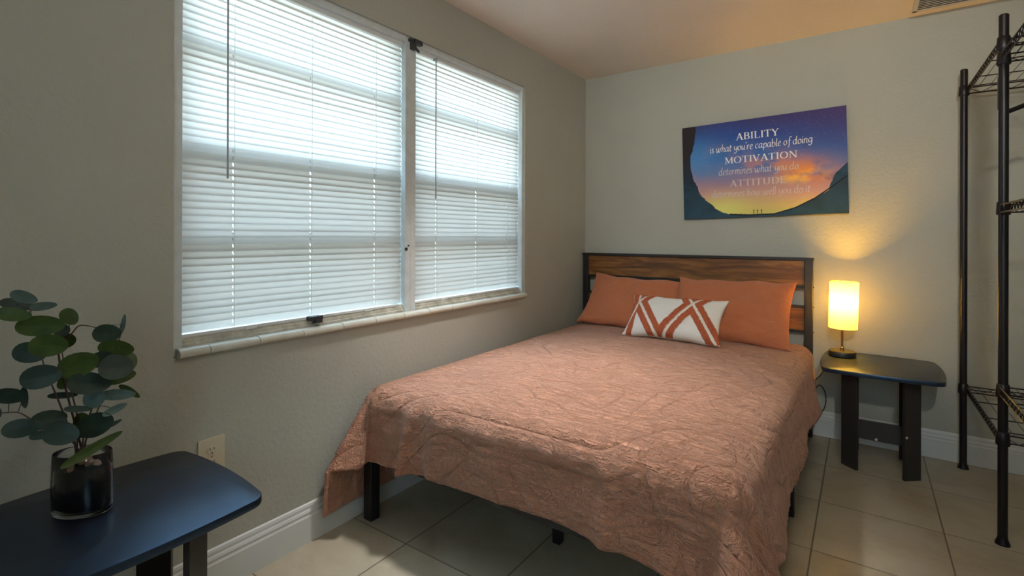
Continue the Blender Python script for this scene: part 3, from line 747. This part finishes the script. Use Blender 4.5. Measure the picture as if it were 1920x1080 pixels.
    for i, px in enumerate((-.034, -.012, .012)):
        y0 = -.297; h = .026
        def q(x0, z0, x1, z1, w):
            d = Vector((x1-x0, z1-z0)); n_ = Vector((-d.y, d.x)).normalized()*w/2
            mb.add([(x0+n_.x, -PD/2-.0012, z0+n_.y), (x1+n_.x, -PD/2-.0012, z1+n_.y), (x1-n_.x, -PD/2-.0012, z1-n_.y), (x0-n_.x, -PD/2-.0012, z0-n_.y)], [(0, 1, 2, 3)])
        q(px-.003, y0, px, y0+h*.45, .0022); q(px+.003, y0, px, y0+h*.45, .0022); q(px, y0+h*.4, px, y0+h*.8, .0042)
        q(px-.008, y0+h*.82, px+.008, y0+h*.74, .0018); q(px, y0+h*.8, px, y0+h, .0034)
    mb.build('hiker_silhouettes', M['slot'], rootP, recalc=False)
poster()
G = {
 'a': (.40, [[(.30, .40), (.14, .42), (.03, .18), (.10, .0), (.22, .10), (.30, .30)], [(.32, .43), (.28, .1), (.36, .0)]]),
 'b': (.37, [[(.10, .75), (.05, .12), (.13, 0), (.28, .08), (.31, .3), (.2, .42), (.08, .28)]]),
 'c': (.32, [[(.28, .36), (.2, .43), (.06, .3), (.05, .1), (.14, 0), (.28, .07)]]),
 'd': (.41, [[(.29, .37), (.18, .43), (.04, .25), (.07, .04), (.17, 0), (.28, .16)], [(.35, .75), (.28, .1), (.36, 0)]]),
 'e': (.31, [[(.06, .2), (.23, .27), (.25, .38), (.16, .43), (.05, .25), (.07, .05), (.15, 0), (.28, .07)]]),
 'f': (.26, [[(.36, .70), (.28, .77), (.20, .62), (.12, -.12), (.01, -.24)], [(.05, .42), (.28, .42)]]),
 'g': (.38, [[(.29, .38), (.17, .43), (.04, .25), (.08, .06), (.19, .06), (.28, .2)], [(.33, .43), (.28, -.1), (.15, -.25), (.02, -.15)]]),
 'h': (.37, [[(.11, .75), (.04, 0)], [(.06, .22), (.2, .43), (.29, .36), (.25, .08), (.33, 0)]]),
 'i': (.17, [[(.09, .43), (.05, .08), (.12, 0)], [(.105, .57), (.10, .61)]]),
 'l': (.17, [[(.12, .75), (.05, .08), (.13, 0)]]),
 'm': (.50, [[(.07, .43), (.03, 0)], [(.05, .22), (.17, .43), (.23, .36), (.20, 0)], [(.21, .22), (.34, .43), (.41, .36), (.38, .06), (.45, 0)]]),
 'n': (.36, [[(.07, .43), (.03, 0)], [(.05, .22), (.19, .43), (.27, .36), (.24, .06), (.31, 0)]]),
 'o': (.35, [[(.18, .43), (.05, .3), (.05, .08), (.15, 0), (.28, .12), (.29, .32), (.18, .43)]]),
 'p': (.37, [[(.09, .43), (.01, -.25)], [(.07, .22), (.21, .43), (.31, .32), (.27, .08), (.15, 0), (.05, .06)]]),
 'r': (.27, [[(.07, .43), (.03, 0)], [(.05, .2), (.15, .41), (.25, .41)]]),
 's': (.27, [[(.23, .38), (.13, .43), (.07, .32), (.2, .14), (.14, 0), (.01, .05)]]),
 't': (.25, [[(.14, .60), (.07, .1), (.13, 0), (.22, .05)], [(.02, .42), (.24, .42)]]),
 'u': (.38, [[(.07, .43), (.05, .1), (.12, 0), (.25, .18)], [(.31, .43), (.26, .06), (.34, 0)]]),
 'w': (.53, [[(.04, .43), (.07, .06), (.13, .0), (.24, .25), (.27, .43)], [(.27, .43), (.27, .06), (.33, .0), (.45, .25), (.45, .43)]]),
 'y': (.37, [[(.06, .43), (.08, .12), (.16, .06), (.28, .25)], [(.33, .43), (.27, -.05), (.14, -.25), (.02, -.2)]]),
 "'": (.13, [[(.09, .75), (.07, .60)]]), ' ': (.20, [])}
def arc(cx, cy, rx, ry, a0, a1, n=18): return [(cx+rx*math.cos(R(a0+(a1-a0)*k/n)), cy+ry*math.sin(R(a0+(a1-a0)*k/n))) for k in range(n+1)]
# serif capitals: list of (points, thickness) with straight segments; S(x) serif feet
def ser(x, y, w=.13): return ([(x-w, y), (x+w, y)], .045)
CAPS = {
 'A': (.80, [([(.12, 0), (.40, 1)], .06), ([(.40, 1), (.68, 0)], .15), ([(.22, .34), (.58, .34)], .05), ser(.12, .02, .12), ser(.68, .02, .14)]),
 'B': (.72, [([(.18, 0), (.18, 1)], .14), ([(.08, .98), (.36, .98)]+arc(.36, .755, .19, .225, 90, -90)+[(.18, .53)], .065), ([(.18, .53), (.38, .53)]+arc(.38, .275, .23, .255, 90, -90)+[(.08, .02)], .075)]),
 'D': (.84, [([(.18, 0), (.18, 1)], .14), ([(.08, .98), (.34, .98)]+arc(.34, .5, .38, .48, 90, -90)+[(.08, .02)], .085)]),
 'E': (.68, [([(.18, 0), (.18, 1)], .14), ([(.08, .98), (.58, .98), (.58, .80)], .05), ([(.18, .52), (.45, .52)], .05), ([(.45, .42), (.45, .62)], .045), ([(.08, .02), (.60, .02), (.60, .22)], .05)]),
 'I': (.38, [([(.19, 0), (.19, 1)], .14), ser(.19, .02), ser(.19, .98)]),
 'L': (.66, [([(.18, 0), (.18, 1)], .14), ser(.18, .98), ([(.08, .02), (.58, .02), (.60, .26)], .05)]),
 'M': (.98, [([(.16, 0), (.18, 1)], .06), ([(.18, 1), (.48, .08)], .14), ([(.48, .08), (.80, 1)], .06), ([(.80, 1), (.82, 0)], .14), ser(.15, .02, .12), ser(.82, .02), ser(.12, .98, .08), ser(.86, .98, .08)]),
 'N': (.88, [([(.16, 0), (.16, 1)], .06), ([(.16, 1), (.72, 0)], .14), ([(.72, 0), (.72, 1)], .06), ser(.16, .02, .12), ser(.72, .98, .12), ser(.12, .98, .08)]),
 'O': (.88, [(arc(.44, .5, .34, .48, 0, 360, 36), .10)]),
 'T': (.74, [([(.37, 0), (.37, 1)], .14), ([(.05, .78), (.06, .98), (.68, .98), (.69, .78)], .05), ser(.37, .02)]),
 'U': (.86, [([(.18, 1), (.18, .35)]+arc(.43, .33, .25, .31, 180, 360)+[(.68, 1)], .09), ser(.18, .98), ser(.68, .98, .12)]),
 'V': (.80, [([(.12, 1), (.40, 0)], .15), ([(.40, 0), (.68, 1)], .06), ser(.12, .98, .13), ser(.68, .98, .12)]),
 'Y': (.76, [([(.10, 1), (.38, .45)], .14), ([(.38, .45), (.66, 1)], .06), ([(.38, .48), (.38, 0)], .14), ser(.38, .02), ser(.10, .98, .12), ser(.66, .98, .11)])}
def stroke(mb, pts, wf, O, sx, sz, y):
    P = [Vector((p[0], p[1])) for p in pts]; L = []
    for i, p in enumerate(P):
        d = (P[min(i+1, len(P)-1)]-P[max(i-1, 0)])
        if d.length < 1e-9: d = Vector((1, 0))
        d.normalize(); n_ = Vector((-d.y, d.x)); w = wf(d)/2; L.append((p+n_*w, p-n_*w))
    vs = []
    for a, b in L:
        for q in (a, b): vs.append((O[0]+q.x*sx, y, O[1]+q.y*sz))
    mb.add(vs, [(2*i, 2*i+1, 2*i+3, 2*i+2) for i in range(len(L)-1)])
def text_line(s, caps, x0, x1, base, hgt, mat, name):
    D = CAPS if caps else G; adv = sum(D[c][0] for c in s); sx = (x1-x0)/adv; x = x0; mb = MB(); k_ = 0
    for c in s:
        a, st = D[c]
        for q in st:
            yy = -PD/2-.0014-.00003*(k_ % 7); k_ += 1
            if caps:
                pts, w = q
                vert_w = w
                if len(pts) > 6: stroke(mb, pts, lambda d: .05+(.14-.05)*abs(d.y)**1.5, (x, base), sx, hgt, yy)
                elif len(pts) == 2: stroke(mb, pts, lambda d: w, (x, base), sx, hgt, yy)
                else:
                    for i in range(len(pts)-1): stroke(mb, pts[i:i+2], lambda d: w, (x, base), sx, hgt, yy)
            else:
                pts = [tuple(v) for v in catmull([(p[0], p[1], 0) for p in q], 7)] if len(q) > 2 else q
                stroke(mb, pts, lambda d: .028+.050*abs(math.cos(math.atan2(d.y, d.x)-R(120)))**1.2, (x, base), sx, hgt, yy)
        x += a*sx
    mb.build(name, mat, rootP, recalc=False)
text_line('ABILITY', True, -.132, .122, .189, .044, M['letters'], 'lettering')
text_line("is what you're capable of doing", False, -.297, .303, .122, .066, M['letters'], 'lettering')
text_line('MOTIVATION', True, -.205, .222, .040, .042, M['letters'], 'lettering')
text_line('determines what you do', False, -.243, .226, -.033, .066, M['letters_dim'], 'lettering')
text_line('ATTITUDE', True, -.176, .158, -.114, .042, M['letters_dim'], 'lettering')
text_line('determines how well you do it', False, -.290, .286, -.180, .066, M['letters_dim'], 'lettering')

# ------------------------------------------------------------------ wall outlet
ol = empty('wall_outlet', (0, -2.7825, .463), label='almond duplex electrical outlet on the wall behind the foreground table', cat='outlet')
mb = MB(); mb.box((0, -.0425, -.063), (.006, .0425, .063), bev=.0025); mb.build('cover_plate', M['almond'], ol)
for z in (.021, -.021):
    mb = MB(); mb.lathe([(.0165, .004), (.0165, .0075), (.0155, .0085)], n=24, sx=.86, M=Matrix.Translation((0, 0, z)) @ Matrix.Rotation(PI/2, 4, 'Y')); s = mb.build('socket_face', M['almond'], ol)
    mb = MB(); mb.box((.0084, -.0075, z+.001), (.0090, -.0055, z+.010)); mb.box((.0084, .0055, z+.002), (.0090, .0075, z+.009))
    mb.lathe([(.0026, 0), (.0026, .0006)], n=10, M=Matrix.Translation((.0084, 0, z-.008)) @ Matrix.Rotation(PI/2, 4, 'Y')); mb.build('slots', M['slot'], s)
mb = MB(); mb.lathe([(.003, .005), (.003, .007)], n=10, M=Matrix.Rotation(PI/2, 4, 'Y')); mb.build('screw', M['brass'], ol)

# ------------------------------------------------------------------ ceiling vent
vx0, vx1, vy0, vy1 = 2.015, 2.46, -.35, -.098
vt = empty('ceiling_vent', ((vx0+vx1)/2, (vy0+vy1)/2, H), label='grey louvred air vent on the ceiling at the top right', cat='air vent')
ox, oy = (vx0+vx1)/2, (vy0+vy1)/2; hw, hd = (vx1-vx0)/2, (vy1-vy0)/2
mb = MB()
for a, b in (((-hw, -hd), (hw, -hd+.022)), ((-hw, hd-.022), (hw, hd)), ((-hw, -hd), (-hw+.022, hd)), ((hw-.022, -hd), (hw, hd))): mb.box((a[0], a[1], -.014), (b[0], b[1], 0), bev=.002)
mb.build('frame', M['vent'], vt)
mb = MB(); mb.box((-hw+.02, -hd+.02, -.002), (hw-.02, hd-.02, 0)); mb.build('duct_backing', M['ventdark'], vt)
for k in range(9):
    y = -hd+.034+k*.024; mb = MB(); mb.box((-hw+.02, -.011, -.0012), (hw-.02, .011, .0012), M=Matrix.Translation((0, y, -.010)) @ Matrix.Rotation(R(38), 4, 'X')); mb.build('louvre', M['vent'], vt)

# ------------------------------------------------------------------ wire rack
RX, RY = 2.243, -.085; Y2 = -.865; RD = .44; Y3 = -1.66; HT = 2.08
rack = empty('wire_rack', (RX, RY, 0), label='tall black wire shelving rack standing along the right edge', cat='shelving')
def rel(p): return (p[0]-RX, p[1]-RY, p[2])
for (x, y) in ((RX-.012, RY), (RX+.010, Y2), (RX+RD, RY), (RX+RD, Y2), (RX+.010, Y3), (RX+RD, Y3)):
    mb = MB(); px, py, _ = rel((x, y, 0)); mb.tube([(px, py, .02), (px, py, HT)], .0155, 20); mb.tube([(px, py, HT-.001), (px, py, HT+.004)], [.0155, .012], 20)
    for z in np.arange(.35, 2.0, .35): mb.tube([(px, py, z), (px, py, z+.0015)], .0160, 20)
    pst = mb.build('post', M['rack'], rack, smooth=40)
    mb = MB(); mb.tube([(px, py, 0), (px, py, .006), (px, py, .022), (px, py, .03)], [.024, .023, .017, .016], 16); mb.build('foot', M['rack'], pst, smooth=40)
def shelf(z, ya, yb, name='wire_shelf', rungs=(), nthin=10):
    mb = MB(); x0, x1 = RX, RX+RD; r = .0032; dz = .030
    def edge(p, q, n):
        p = Vector(rel(p)); q = Vector(rel(q)); mb.tube([p, q], r, 6); mb.tube([p-Vector((0, 0, dz)), q-Vector((0, 0, dz))], r, 6)
        pts = [p.lerp(q, k/n)-Vector((0, 0, dz*(k % 2))) for k in range(n+1)]; mb.tube(pts, .0017, 5)
    L = abs(yb-ya)
    edge((x0, ya, z), (x0, yb, z), max(8, int(L/.022))); edge((x1, ya, z), (x1, yb, z), max(8, int(L/.022)))
    edge((x0, ya, z), (x1, ya, z), 8); edge((x0, yb, z), (x1, yb, z), 8)
    for y in rungs: mb.tube([rel((x0, y, z-.004)), rel((x1, y, z-.004))], .0026, 6)
    for k in range(1, nthin): x = x0+(x1-x0)*k/nthin; mb.tube([rel((x, ya, z)), rel((x, yb, z))], .0013, 5)
    s = mb.build(name, M['rack'], rack, smooth=50)
    return s
def clips(z, ys, parent):
    for y in ys:
        for x in ((RX-.012 if y == RY else RX+.010), RX+RD):
            mb = MB(); px, py, _ = rel((x, y, 0)); mb.tube([(px, py, z-.040), (px, py, z-.034), (px, py, z+.008), (px, py, z+.012)], [.0205, .0225, .0200, .0175], 16); mb.build('collar', M['rack'], parent, smooth=40)
s = shelf(1.985, RY, Y2, rungs=(RY-.05, -.32, -.58, -.80)); clips(1.985, (RY, Y2), s)
s = shelf(.430, RY, Y2, rungs=(RY-.05, -.37, -.63, -.81)); clips(.430, (RY, Y2), s)
for z in (1.925, 1.335, .618):
    s = shelf(z, Y2, Y3, rungs=(-1.1, -1.37)); clips(z, (Y2, Y3), s)
mb = MB(); mb.box((-.004, Y2-RY+.012, 1.715), (.020, Y2-RY+.030, 1.845), bev=.003)
mb.tube([(.02, Y2-RY+.01, 1.70), (RD-.02, Y2-RY+.01, 1.86)], .009, 8); mb.build('brace_bracket', M['rack'], rack)

# ------------------------------------------------------------------ vase and leaves
VX, VY, VZ = .235, -3.185, .53
vase = empty('glass_vase', (VX, VY, VZ), label='oval clear glass vase filled with black gravel on the foreground table', cat='vase')
vase.rotation_euler = (0, 0, R(38))
A_, B_ = 1.28, .80
mb = MB(); ro, ri = .052, .0485
mb.lathe([(.044, 0), (.050, .003), (ro, .010), (ro+.001, .06), (ro, .11), (.0505, .146), (.0490, .148), (.0478, .146), (.0485, .11), (ri+.001, .06), (ri, .014), (.044, .010)], n=56, sx=A_, sy=B_); mb.build('glass_body', M['glass'], vase, smooth=50)
mb = MB(); mb.lathe([(.043, .0108), (.0478, .018), (.0482, .06), (.0478, .110), (.030, .119), (.008, .123)], n=40, sx=A_, sy=B_); mb.build('gravel_fill', M['gel'], vase, smooth=True)
bpy.context.view_layer.update()
VM = vase.matrix_world.copy()
peb = None
for k in range(20):
    a = k*2.399; rr = .043*math.sqrt((k+.6)/20); hh = .129+.006*math.cos(a*1.3)-.010*(rr/.043)
    p = VM @ Vector((rr*A_*math.cos(a)*.86, rr*B_*math.sin(a)*.86, hh))
    if peb is None:
        bm = bmesh.new(); bmesh.ops.create_icosphere(bm, subdivisions=3, radius=1)
        for v in bm.verts: v.co *= 1+.18*noise.noise(v.co*1.3)
        me = bpy.data.meshes.new('pebble'); bm.to_mesh(me); bm.free(); me.materials.append(M['pebble']); me.polygons.foreach_set('use_smooth', [True]*len(me.polygons))
        peb = bpy.data.objects.new('pebble', me); o = peb
    else: o = peb.copy()
    COL.objects.link(o); o.location = p; s_ = random.uniform(.0065, .0088); o.scale = (s_*1.3, s_, s_*.8); o.rotation_euler = (random.uniform(-.5, .5), random.uniform(-.5, .5), random.uniform(0, 6))
    tag(o, 'small smooth brown pebble on top of the gravel in the glass vase', 'pebble', 'brown pebbles in the vase')
plant = empty('eucalyptus_branches', (VX, VY, VZ+.125), label='leafy eucalyptus branches with round green leaves standing in the glass vase', cat='plant')
PX = .262
def pp(u, v, d=0): return at(u, v, x=PX+d)-Vector(plant.location)
base = Vector((0, 0, -.010))
def stem(pts, leaves):
    ps = catmull([base+Vector((random.uniform(-.012, .012), random.uniform(-.012, .012), 0))]+[pp(*q) for q in pts], 6); n = len(ps)
    mb = MB(); mb.tube(ps, [.0024-.0014*i/n for i in range(n)], 6); st = mb.build('stem', M['stem'], plant, smooth=True)
    for kind in 'gdl':
        mb = MB(); cnt = 0
        for (u, v, hl, hw_, rot, kd, *dd) in leaves:
            if kd != kind: continue
            cnt += 1; d = dd[0] if dd else random.uniform(-.03, .05)
            c = pp(u, v, d); vd = (at(u, v, x=PX+d)-Vector(CAM)); px = vd.length*math.cos(math.atan(.9))/FPX*1.0
            f = ray(u, v); depth = (PX+d-CAM[0])/f[0]; px = depth/FPX
            vd.normalize(); right = vd.cross(Vector((0, 0, 1))).normalized(); up = right.cross(vd).normalized()
            a = R(rot); e1 = right*math.cos(a)-up*math.sin(a); e2 = right*math.sin(a)+up*math.cos(a)
            t1_ = random.uniform(-.45, .45); t2_ = random.uniform(-.5, .5)
            e1 = (e1+vd*t1_); e2 = (e2+vd*t2_); N1, N2 = 8, 20; vs = [c]; n_ = e1.cross(e2).normalized()
            for i in range(1, N1+1):
                for k in range(N2):
                    q = 2*PI*k/N2; rr = i/N1; ux = math.cos(q)*rr; uy = math.sin(q)*rr; uy *= (1-.12*ux)
                    vs.append(c+e1*ux*hl*px+e2*uy*hw_*px+n_*(.10*hl*px*(ux*ux)+.12*hw_*px*abs(uy)))
            fs = [(0, 1+k, 1+(k+1) % N2) for k in range(N2)]+[(1+(i-1)*N2+k, 1+i*N2+k, 1+i*N2+(k+1) % N2, 1+(i-1)*N2+(k+1) % N2) for i in range(1, N1) for k in range(N2)]
            mb.add(vs, fs)
            # short stalk from the leaf to the nearest point of its stem
            near = min(ps, key=lambda s: (s-c).length); mb.tube([near, near.lerp(c, .5)+Vector((0, 0, .002)), c], .0009, 5)
        if cnt: mb.build('foliage', M['leaf_'+kind], st, smooth=True)
stem([(140, 830), (125, 790), (105, 740), (92, 710), (78, 670), (66, 620), (56, 580, .01)],
     [(44, 557, 21, 11, 28, 'l'), (31, 571, 25, 11, 14, 'd'), (80, 574, 20, 8, -4, 'l'), (25, 590, 27, 13, 14, 'g', .03), (77, 610, 35, 19, 4, 'g', .04), (57, 661, 25, 19, 20, 'd'), (78, 706, 30, 22, -4, 'd', .02), (118, 741, 22, 6, 8, 'd')])
stem([(145, 830), (146, 790), (138, 750), (126, 710), (118, 670), (116, 645), (130, 612)],
     [(116, 620, 12, 13, 0, 'd'), (130, 594, 17, 13, 60, 'g'), (125, 638, 14, 14, 0, 'g'), (92, 647, 29, 21, 6, 'g', .05), (147, 683, 31, 23, -15, 'g', .04), (126, 710, 20, 11, -55, 'g')])
stem([(112, 680, -.01), (120, 645, -.01), (135, 625), (148, 611), (165, 611), (182, 615)], [(200, 625, 22, 17, 8, 'd', .0), (231, 608, 19, 4, -80, 'l', -.02)])
stem([(155, 830), (165, 790), (175, 760), (195, 725), (208, 690), (220, 650), (228, 622)],
     [(218, 652, 28, 15, 15, 'g', .0), (189, 673, 19, 14, -20, 'd', .02), (217, 689, 27, 23, 10, 'd', .05), (240, 679, 14, 19, 0, 'g', .0), (223, 707, 26, 13, -6, 'g', .01), (167, 719, 33, 20, 12, 'd', .04), (190, 716, 20, 15, -10, 'g', .02)])
stem([(160, 830), (172, 800), (185, 765), (200, 742), (225, 738)],
     [(220, 740, 28, 10, 8, 'l', .02), (243, 733, 21, 6, 42, 'g', .01), (178, 747, 17, 18, 0, 'l', .03), (215, 768, 20, 7, -22, 'l', .03), (180, 795, 27, 22, -10, 'd', .02), (212, 795, 14, 4, -22, 'd', .02), (155, 796, 14, 23, 0, 'g', .0), (146, 767, 21, 6, 12, 'd', .04)])
stem([(138, 830), (110, 815), (85, 800), (64, 790), (45, 778), (30, 773), (0, 774), (-20, 770)],
     [(18, 742, 25, 14, 16, 'd'), (45, 746, 20, 6, 86, 'd'), (42, 803, 28, 17, 4, 'd', .03), (90, 787, 27, 17, 0, 'd', .03), (115, 813, 28, 21, 25, 'd', .05), (77, 815, 17, 8, 0, 'l', .0), (-8, 775, 12, 8, 80, 'd')])
stem([(150, 842), (172, 841), (200, 826)], [(172, 842, 50, 9, -26, 'g', .05)])
